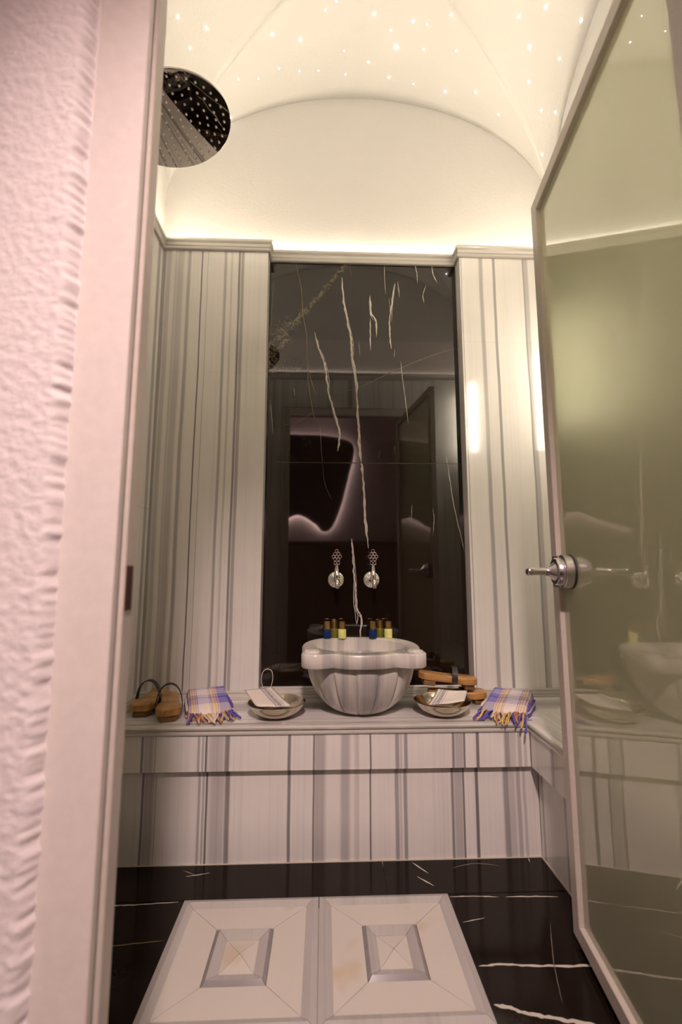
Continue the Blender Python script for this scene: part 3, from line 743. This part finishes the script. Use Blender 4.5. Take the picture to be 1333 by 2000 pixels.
bottle(.240, 1.9655, M['olive'], 'olive toiletry bottle behind the right blue and yellow pair')

# taps
def torus_geo(c, R, r, n=14, m=6):
    vs, fs = [], []
    for i in range(n):
        a = 2*pi*i/n
        for j in range(m):
            b = 2*pi*j/m; q = R+r*cos(b); vs.append((c[0]+q*cos(a), c[1]+r*sin(b), c[2]+q*sin(a)))
    for i in range(n):
        for j in range(m): fs.append((i*m+j, ((i+1) % n)*m+j, ((i+1) % n)*m+(j+1) % m, i*m+(j+1) % m))
    return vs, fs
def tap(x, label):
    z = .917; e = empty('wall_tap', (x, YP, z)); tag(e, label, 'tap', 'chrome taps on the black marble')
    my = Matrix.Rotation(rad(90), 4, 'X')      # +z -> -y
    ro = lathe('rosette', [(.036, 0), (.036, .003), (.033, .006), (.025, .009), (.015, .0115), (.011, .013)], M['chrome'], e, 88, lambda a, i, z_: 1+.02*sin(22*a)*(i in (1, 2)), my, auto=False)
    for v in ro.data.vertices:      # radial flutes
        rr_ = sqrt(v.co.x**2+v.co.z**2)
        if -.0105 < v.co.y < -.004: v.co.y -= .0016*sin(22*math.atan2(-v.co.z, v.co.x))
    tube('inlet_pipe', [(0, -.010, 0), (.001, -.062, 0)], [.009, .009], M['chrome'], e, 16)
    lathe('valve_body', [(.012, -.014), (.0125, .0), (.0115, .012), (.012, .014), (.012, .018), (.0105, .020), (.0085, .045), (.007, .052), (.006, .058)], M['chrome'], e, 24, mtx=Matrix.Translation((.002, -.058, .004)))
    tube('spout', cr_spline([(.002, -.066, .0), (.003, -.084, -.004), (.0035, -.092, -.018), (.0035, -.093, -.034)], 5), .0085, M['chrome'], e, 16)
    g = []
    hz = .075; c0 = (.002, -.058)
    for dx, dz in ((0, .028), (-.0075, .0165), (.0075, .0165), (-.0145, .028), (.0145, .028), (-.0075, .0395), (.0075, .0395), (0, .0525)):
        g.append(torus_geo((c0[0]+dx, c0[1], hz+dz-.004), .0064, .0012, 18))
    g.append(torus_geo((c0[0]-.007, c0[1], hz-.002), .0055, .0012)); g.append(torus_geo((c0[0]+.007, c0[1], hz-.002), .0055, .0012))
    V, F = merge(g); pyobj('filigree_handle', V, F, M['copper'], e, True)
    lathe('handle_collar', [(.006, 0), (.0155, .003), (.0155, .0055), (.006, .008)], M['copper'], e, 20, mtx=Matrix.Translation((.002, -.058, hz-.014)))
    return e
tap(.052, 'chrome wall tap with filigree handle, left of the white vein')
tap(.208, 'chrome wall tap with filigree handle, right of the white vein')

# ------------------------------------------------------------------ bowls and mitts
def bowl(x, y, label):
    e = empty('metal_bowl', (x, y, ZB+.0012)); tag(e, label, 'bowl', 'metal bath bowls')
    pr = [(.034, 0), (.05, .002), (.07, .011), (.087, .025), (.097, .040), (.1015, .047), (.1035, .0485), (.1025, .0495), (.0985, .0465), (.092, .036), (.082, .0235), (.066, .0125), (.048, .006), (.018, .0055), (.006, .009)]
    lathe('bowl_shell', pr, M['silver'], e, 64, lambda a, i, z: 1+.012*abs(sin(4*a))*(1 if 1 <= i <= 4 or 8 <= i <= 12 else 0))
    return e
bowl(-.168, 1.700, 'silvery bath bowl left of the basin, holding a mitt with loop')
bowl(.434, 1.700, 'silvery bath bowl right of the basin, in front of the clogs')
def mitt(corners, mat, label, bend, par_loop=None):
    c = [Vector(p) for p in corners]; o0 = sum(c, Vector())/4
    e = empty('bath_mitt', o0); tag(e, label, 'bath mitt', 'white bath mitts')
    nu, nv = 14, 16; bm = bmesh.new(); uvl = bm.loops.layers.uv.new('UVMap'); grid = {}
    for sd in (1, -1):
        for i in range(nu+1):
            for j in range(nv+1):
                u, v = i/nu, j/nv
                p = c[0].lerp(c[1], u).lerp(c[3].lerp(c[2], u), v)-o0
                # rounded corners at the hand end
                k = max(0, v-.75)/.25; p += (c[0].lerp(c[1], .5)-c[3].lerp(c[2], .5))*0
                rim = min(1, min(u, 1-u, v, 1-v)*9)
                n_ = (c[1]-c[0]).cross(c[3]-c[0]).normalized(); n_ = n_ if n_.z > 0 else -n_
                p += n_*(bend*(sin(pi*v)*.6+sin(pi*u)*.5)+sd*.0035*sqrt(rim)+.0012*mnoise.noise((u*4, v*4, 1)))
                if sd == -1 and rim == 0: grid[(sd, i, j)] = grid[(1, i, j)]
                else: grid[(sd, i, j)] = bm.verts.new(p)
        for i in range(nu):
            for j in range(nv):
                q = [(i, j), (i+1, j), (i+1, j+1), (i, j+1)]
                f = bm.faces.new([grid[(sd, a, b)] for a, b in q])
                for l, (a, b) in zip(f.loops, q): l[uvl].uv = (a/nu, b/nv)
    o = obj_from_bm('mitt_body', bm, mat, e, True)
    if par_loop:
        pts = [Vector(p)-o0 for p in par_loop]; tube('hanging_loop', cr_spline(pts, 6), .0042, M['cloth'], e, 8, (.28, 1))
    return e
mitt([(-.303, 1.808, .503), (-.205, 1.845, .507), (-.108, 1.632, .492), (-.232, 1.632, .493)], M['mitt'], 'white bath mitt with standing loop across the left bowl', -.004,
     [(-.235, 1.832, .503), (-.243, 1.838, .53), (-.238, 1.842, .562), (-.220, 1.845, .572), (-.203, 1.845, .562), (-.200, 1.842, .53), (-.207, 1.838, .503)])
mitt([(.437, 1.775, .510), (.547, 1.760, .506), (.500, 1.648, .4985), (.372, 1.672, .480)], M['mitt_r'], 'white bath mitt with dark woven stripe slumped in the right bowl', -.006)

# ------------------------------------------------------------------ clogs
def clog_mesh():
    hw = [(0, .0), (.004, .024), (.02, .038), (.05, .0435), (.085, .038), (.12, .030), (.155, .0305), (.19, .034), (.215, .029), (.228, .016), (.232, 0)]
    L = cr_spline([(w_, y, 0) for y, w_ in hw], 4)
    return [(p.x, p.y) for p in L]+[(-p.x, p.y) for p in L[-2:0:-1]]
def clog(loc, rz, label, tilt=(0, 0), sh_=.058):
    """toe at local y=0, heel at y=.232"""
    e = empty('wooden_clog', loc, rz); e.rotation_euler = (tilt[0], tilt[1], rz); tag(e, label, 'clog', 'wooden bath clogs')
    out = clog_mesh()
    bm = bmesh.new()
    rows = [(.018, .92), (.020, .99), (.028, 1.0), (.038, 1.0), (.042, .985), (.044, .93)]
    R = []
    for z, s in rows:
        R.append([bm.verts.new((x*s, .116+(y-.116)*(1-(1-s)*.5), z+.004*((y-.1)/.13)**2)) for x, y in out])
    n = len(out)
    for a, b in zip(R[:-1], R[1:]):
        for j in range(n): k = (j+1) % n; bm.faces.new((a[j], a[k], b[k], b[j]))
    for ringv in (R[0], R[-1]):
        # strip fill across the sole
        m = n//2
        for j in range(m):
            q = [ringv[j], ringv[j+1], ringv[(n-j-1) % n], ringv[(n-j) % n]]
            q2 = []
            for v in q:
                if v not in q2: q2.append(v)
            if len(q2) > 2: bm.faces.new(q2)
    o = obj_from_bm('sole', bm, M['wood'], e, True); sharp(o, 50)
    for y0, y1, wd in ((.012, .052, .036), (.165, .212, .029)):
        bm = bmesh.new(); add_box(bm, (-wd, y0, 0), (wd, y1, .0195), .004, 2)
        for v in bm.verts:
            if v.co.y < .03: v.co.x *= .55+.45*min(1, (v.co.y-.008)/.022)
        obj_from_bm('heel_block', bm, M['woodd'], e)
    vs, fs = [], []; ns = 22
    for i in range(ns+1):
        a = pi*i/ns
        for dy, rr in ((-.011, 0), (.011, 0), (.011, .003), (-.011, .003)):
            x = (-.0435-rr)*cos(a); z = .026+(sh_+rr)*sin(a)**.8
            vs.append((x, .092+dy+.004*cos(a), z))
    for i in range(ns):
        for j in range(4): k = (j+1) % 4; fs.append((i*4+j, i*4+k, i*4+4+k, i*4+4+j))
    fs += [(0, 1, 2, 3), tuple(ns*4+j for j in (3, 2, 1, 0))]
    o = pyobj('strap', vs, fs, M['leather'], e, True); sharp(o, 50)
    return e
clog((-.530, 1.632, ZB+.001), rad(17), 'wooden clog with black strap, toe toward the bench edge, left of the plaid towel', sh_=.082)
clog((-.655, 1.690, ZB+.001), rad(-1), 'wooden clog with black strap, nearest the left wall', sh_=.080)
clog((.645, 1.838, ZB+.001), rad(86), 'wooden clog lying flat at the foot of the right pilaster', sh_=.027)
clog((.602, 1.832, ZB+.052), rad(88), 'wooden clog stacked on another behind the right bowl', (rad(6), 0), sh_=.05)

# ------------------------------------------------------------------ plaid towels
def towel(cs, h0, h1, mat, label, flip, seed):
    c = [Vector((*p, 0)) for p in cs]      # FL FR BR BL
    o0 = sum(c, Vector())/4; e = empty('plaid_towel', (o0.x, o0.y, ZB+.001)); tag(e, label, 'towel', 'folded plaid towels')
    nu, nv = 30, 36; bm = bmesh.new(); uvl = bm.loops.layers.uv.new('UVMap'); top, bot = {}, {}
    for i in range(nu+1):
        for j in range(nv+1):
            u, v = i/nu, j/nv
            e_ = min(u, 1-u, (1-v)*1.3)*9; e_ = min(1, e_); edge = sqrt(1-(1-e_)**2)
            ef = min(1, v*7); edge *= .45+.55*sqrt(1-(1-ef)**2)
            p = c[0].lerp(c[1], u).lerp(c[3].lerp(c[2], u), v)-o0
            h = (h0+(h1-h0)*v**.7)*edge
            h += (.0022*mnoise.noise((u*5, v*6, seed))+.0012*mnoise.noise((u*14, v*12, seed)))*edge
            top[i, j] = bm.verts.new((p.x, p.y, max(.001, h)))
            if 0 < i < nu and 0 < j < nv: bot[i, j] = bm.verts.new((p.x, p.y, 0))
            else: bot[i, j] = bm.verts.new((p.x*.985, p.y*.985, 0))
    def face(d, q, uvs, rev=False):
        f = bm.faces.new([d[a] for a in q]); f.smooth = True
        for l, t in zip(f.loops, uvs): l[uvl].uv = t
    for i in range(nu):
        for j in range(nv):
            q = [(i, j), (i+1, j), (i+1, j+1), (i, j+1)]; uvs = [(a/nu, b/nv) for a, b in q]
            face(top, q, uvs); face(bot, q[::-1], uvs[::-1])
    bd = [(i, 0) for i in range(nu)]+[(nu, j) for j in range(nv)]+[(i, nv) for i in range(nu, 0, -1)]+[(0, j) for j in range(nv, 0, -1)]
    for a, b in zip(bd, bd[1:]+bd[:1]):
        f = bm.faces.new([bot[a], bot[b], top[b], top[a]])
        for l, t in zip(f.loops, (a, b, b, a)): l[uvl].uv = (t[0]/nu, t[1]/nv)
    obj_from_bm('folded_cloth', bm, mat, e, True)
    # folded layers showing at the two long sides
    for s, (A, B) in ((-1, (c[0], c[3])), (1, (c[1], c[2]))):
        for k in range(3):
            z = .007+.011*k; pts = []
            for t in range(9):
                f = .14+.82*t/8; q = A.lerp(B, f)-o0; pts.append((q.x, q.y, min(z, (h0+(h1-h0)*f**.7)-.008)+.0015*mnoise.noise((t*.7, k, seed+s))))
            tube('fold_edge', pts, [.003]+[.0052]*7+[.003], M['tp'] if (k+(s > 0)) % 2 else M['tw'], e, 8)
    # fringe: knotted, twisted tassels along the front edge
    rs = random.Random(seed); d = ((c[0]+c[1])-(c[3]+c[2])).normalized(); side = (c[1]-c[0]).normalized()
    NT = 30
    for k in range(NT):
        f = (k+.5)/NT; st = c[0].lerp(c[1], f)-o0; ln = rs.uniform(.035, .078); sw = rs.uniform(-.014, .014)
        z0 = .010+.012*rs.random(); lay = rs.uniform(.0045, .012)
        pts = [st-d*.006+Vector((0, 0, z0)), st+d*ln*.35+side*sw*.3+Vector((0, 0, z0+.006*rs.random())), st+d*ln*.7+side*sw+Vector((0, 0, lay+.004)), st+d*ln+side*(sw*1.5+rs.uniform(-.006, .006))+Vector((0, 0, lay))]
        for q in pts:      # ends that pass the bench edge hang over it
            over = 1.590-(q.y+o0.y)
            if over > 0 and q.x+o0.x < BXR: q.z -= over*.7
        sp_ = cr_spline(pts, 5); rr = rs.uniform(.0026, .0040)
        radii = [rr*(1+.22*sin(i*2.2)) for i in range(len(sp_))]; radii[-1] *= .6
        fm = f if not flip else 1-f
        mt = rs.choice([M['tp'], M['to'], M['ty'], M['tp']]) if fm < .3 else rs.choice([M['tw'], M['tw'], M['ty'], M['to']]) if fm < .68 else rs.choice([M['tp'], M['tp'], M['ty']])
        tube('tassel', sp_, radii, mt, e, 7)
    return e
towel([(-.470, 1.648), (-.318, 1.694), (-.390, 1.885), (-.535, 1.838)], .022, .066, M['plaid'], 'folded purple and white plaid towel with fringe, left of the basin', False, 3)
towel([(.560, 1.676), (.708, 1.614), (.805, 1.760), (.668, 1.828)], .022, .066, M['plaid_f'], 'folded purple and white plaid towel with fringe, right of the basin', True, 5)

# ------------------------------------------------------------------ rain shower
sh = empty('rain_shower_head', (-.46, 1.22, 2.30)); tag(sh, 'round mirror-finish rain shower head with rows of nozzles', 'shower head')
spl = lathe('shower_plate', [(.167, 0), (.170, .0015), (.170, .006), (.167, .008), (.04, .012), (.03, .02), (.018, .03), (.016, .038)], M['mirror'], sh, 96)
spl.rotation_mode = 'QUATERNION'; spl.rotation_quaternion = Vector((-.25, -.14, 1)).to_track_quat('Z', 'Y')
vs, fs = lathe_geo([(.0032, .0004), (.0032, -.0018), (.0016, -.0028)], 8); noz = None
for rr, n in ((.025, 6), (.050, 12), (.075, 18), (.100, 24), (.125, 30), (.150, 36)):
    for k in range(n):
        a = 2*pi*(k+.5*(n % 4 > 0))/n
        if noz is None: noz = pyobj('nozzle', vs, fs, M['rubber'], spl); q = noz
        else: q = noz.copy(); COL.objects.link(q); q.parent = spl
        q.location = (rr*cos(a), rr*sin(a), -.0003)
tube('shower_arm', cr_spline([(-.010, 0, .034), (-.014, 0, .056), (-.03, 0, .072), (-.06, 0, .074), (-.278, 0, .074)], 6), .010, M['chrome'], sh, 16)
lathe('wall_flange', [(.03, 0), (.03, .004), (.018, .008), (.011, .010)], M['chrome'], sh, 32, mtx=Matrix.Translation((-.2865, 0, .074)) @ Matrix.Rotation(rad(90), 4, 'Y'))

# ------------------------------------------------------------------ glass door
DW, DH = .722, 2.113
fx, fy = .658, 1.285; dv = Vector((.1412, 1, 0)).normalized()
hinge = Vector((fx, fy, 0))-dv*DW; ang = math.atan2(dv.y, dv.x)
nv_ = Vector((-dv.y, dv.x, 0))
T = .034
dr = empty('door_1', hinge-nv_*T/2, ang); tag(dr, 'open frosted glass door in a beige metal frame, with lever handle', 'glass door', kind='structure')
SW = .042
box('stile', (DW-SW, -T/2, .018), (DW, T/2, DH), M['dframe'], dr, .002)
box('stile', (0, -T/2, .018), (SW, T/2, DH), M['dframe'], dr, .002)
box('rail', (SW+.0003, -T/2, .018), (DW-SW-.0003, T/2, .018+SW), M['dframe'], dr, .002)
box('rail', (SW+.0003, -T/2, DH-SW), (DW-SW-.0003, T/2, DH), M['dframe'], dr, .002)
o = box('glass_pane', (SW-.004, -.004, .014+SW), (DW-SW+.004, .004, DH-SW+.004), M['glass'], dr, 0); o['label'] = 'greenish frosted glass pane'
def along_y(z, x): return Matrix.Translation((x, 0, z)) @ Matrix.Rotation(rad(-90), 4, 'X')   # +z -> +y
hz_, hx_ = .955, .622
hd = empty('door_handle', (0, 0, 0)); hd.parent = dr; hd['label'] = 'satin metal lever handle on layered round rose'
box('backplate', (hx_+.005, .0045, hz_-.043), (DW-.018, .022, hz_+.043), M['blackp'], hd, .002)
A = along_y(hz_, hx_)
lathe('rose', [(.046, .0042), (.046, .009)], M['blackp'], hd, 48, mtx=A)
lathe('rose', [(.0445, .0092), (.0445, .028), (.042, .0295)], M['satin'], hd, 48, mtx=A)
lathe('rose', [(.038, .0297), (.038, .031), (.0365, .032), (.0365, .043), (.034, .046), (.024, .0465), (.020, .052), (.013, .060), (.0115, .066)], M['satin'], hd, 48, mtx=A)
lev = cr_spline([(hx_, .062, hz_), (hx_, .085, hz_+.001), (hx_-.002, .104, hz_), (hx_-.012, .117, hz_-.001), (hx_-.03, .122, hz_-.001), (hx_-.05, .122, hz_)], 6)
vs, fs = tube_geo(lev, [.0115]+[.0105]*6+[.0105]*(len(lev)-10)+[.0105, .010, .008], 14, (.95, .6)); pyobj('lever', vs, fs, M['satin'], hd, True)
for z in (.25, 1.05, 1.85):
    lathe('hinge', [(.008, 0), (.008, .08)], M['satin'], dr, 16, mtx=Matrix.Translation((-.006, T/2+.004, z)))
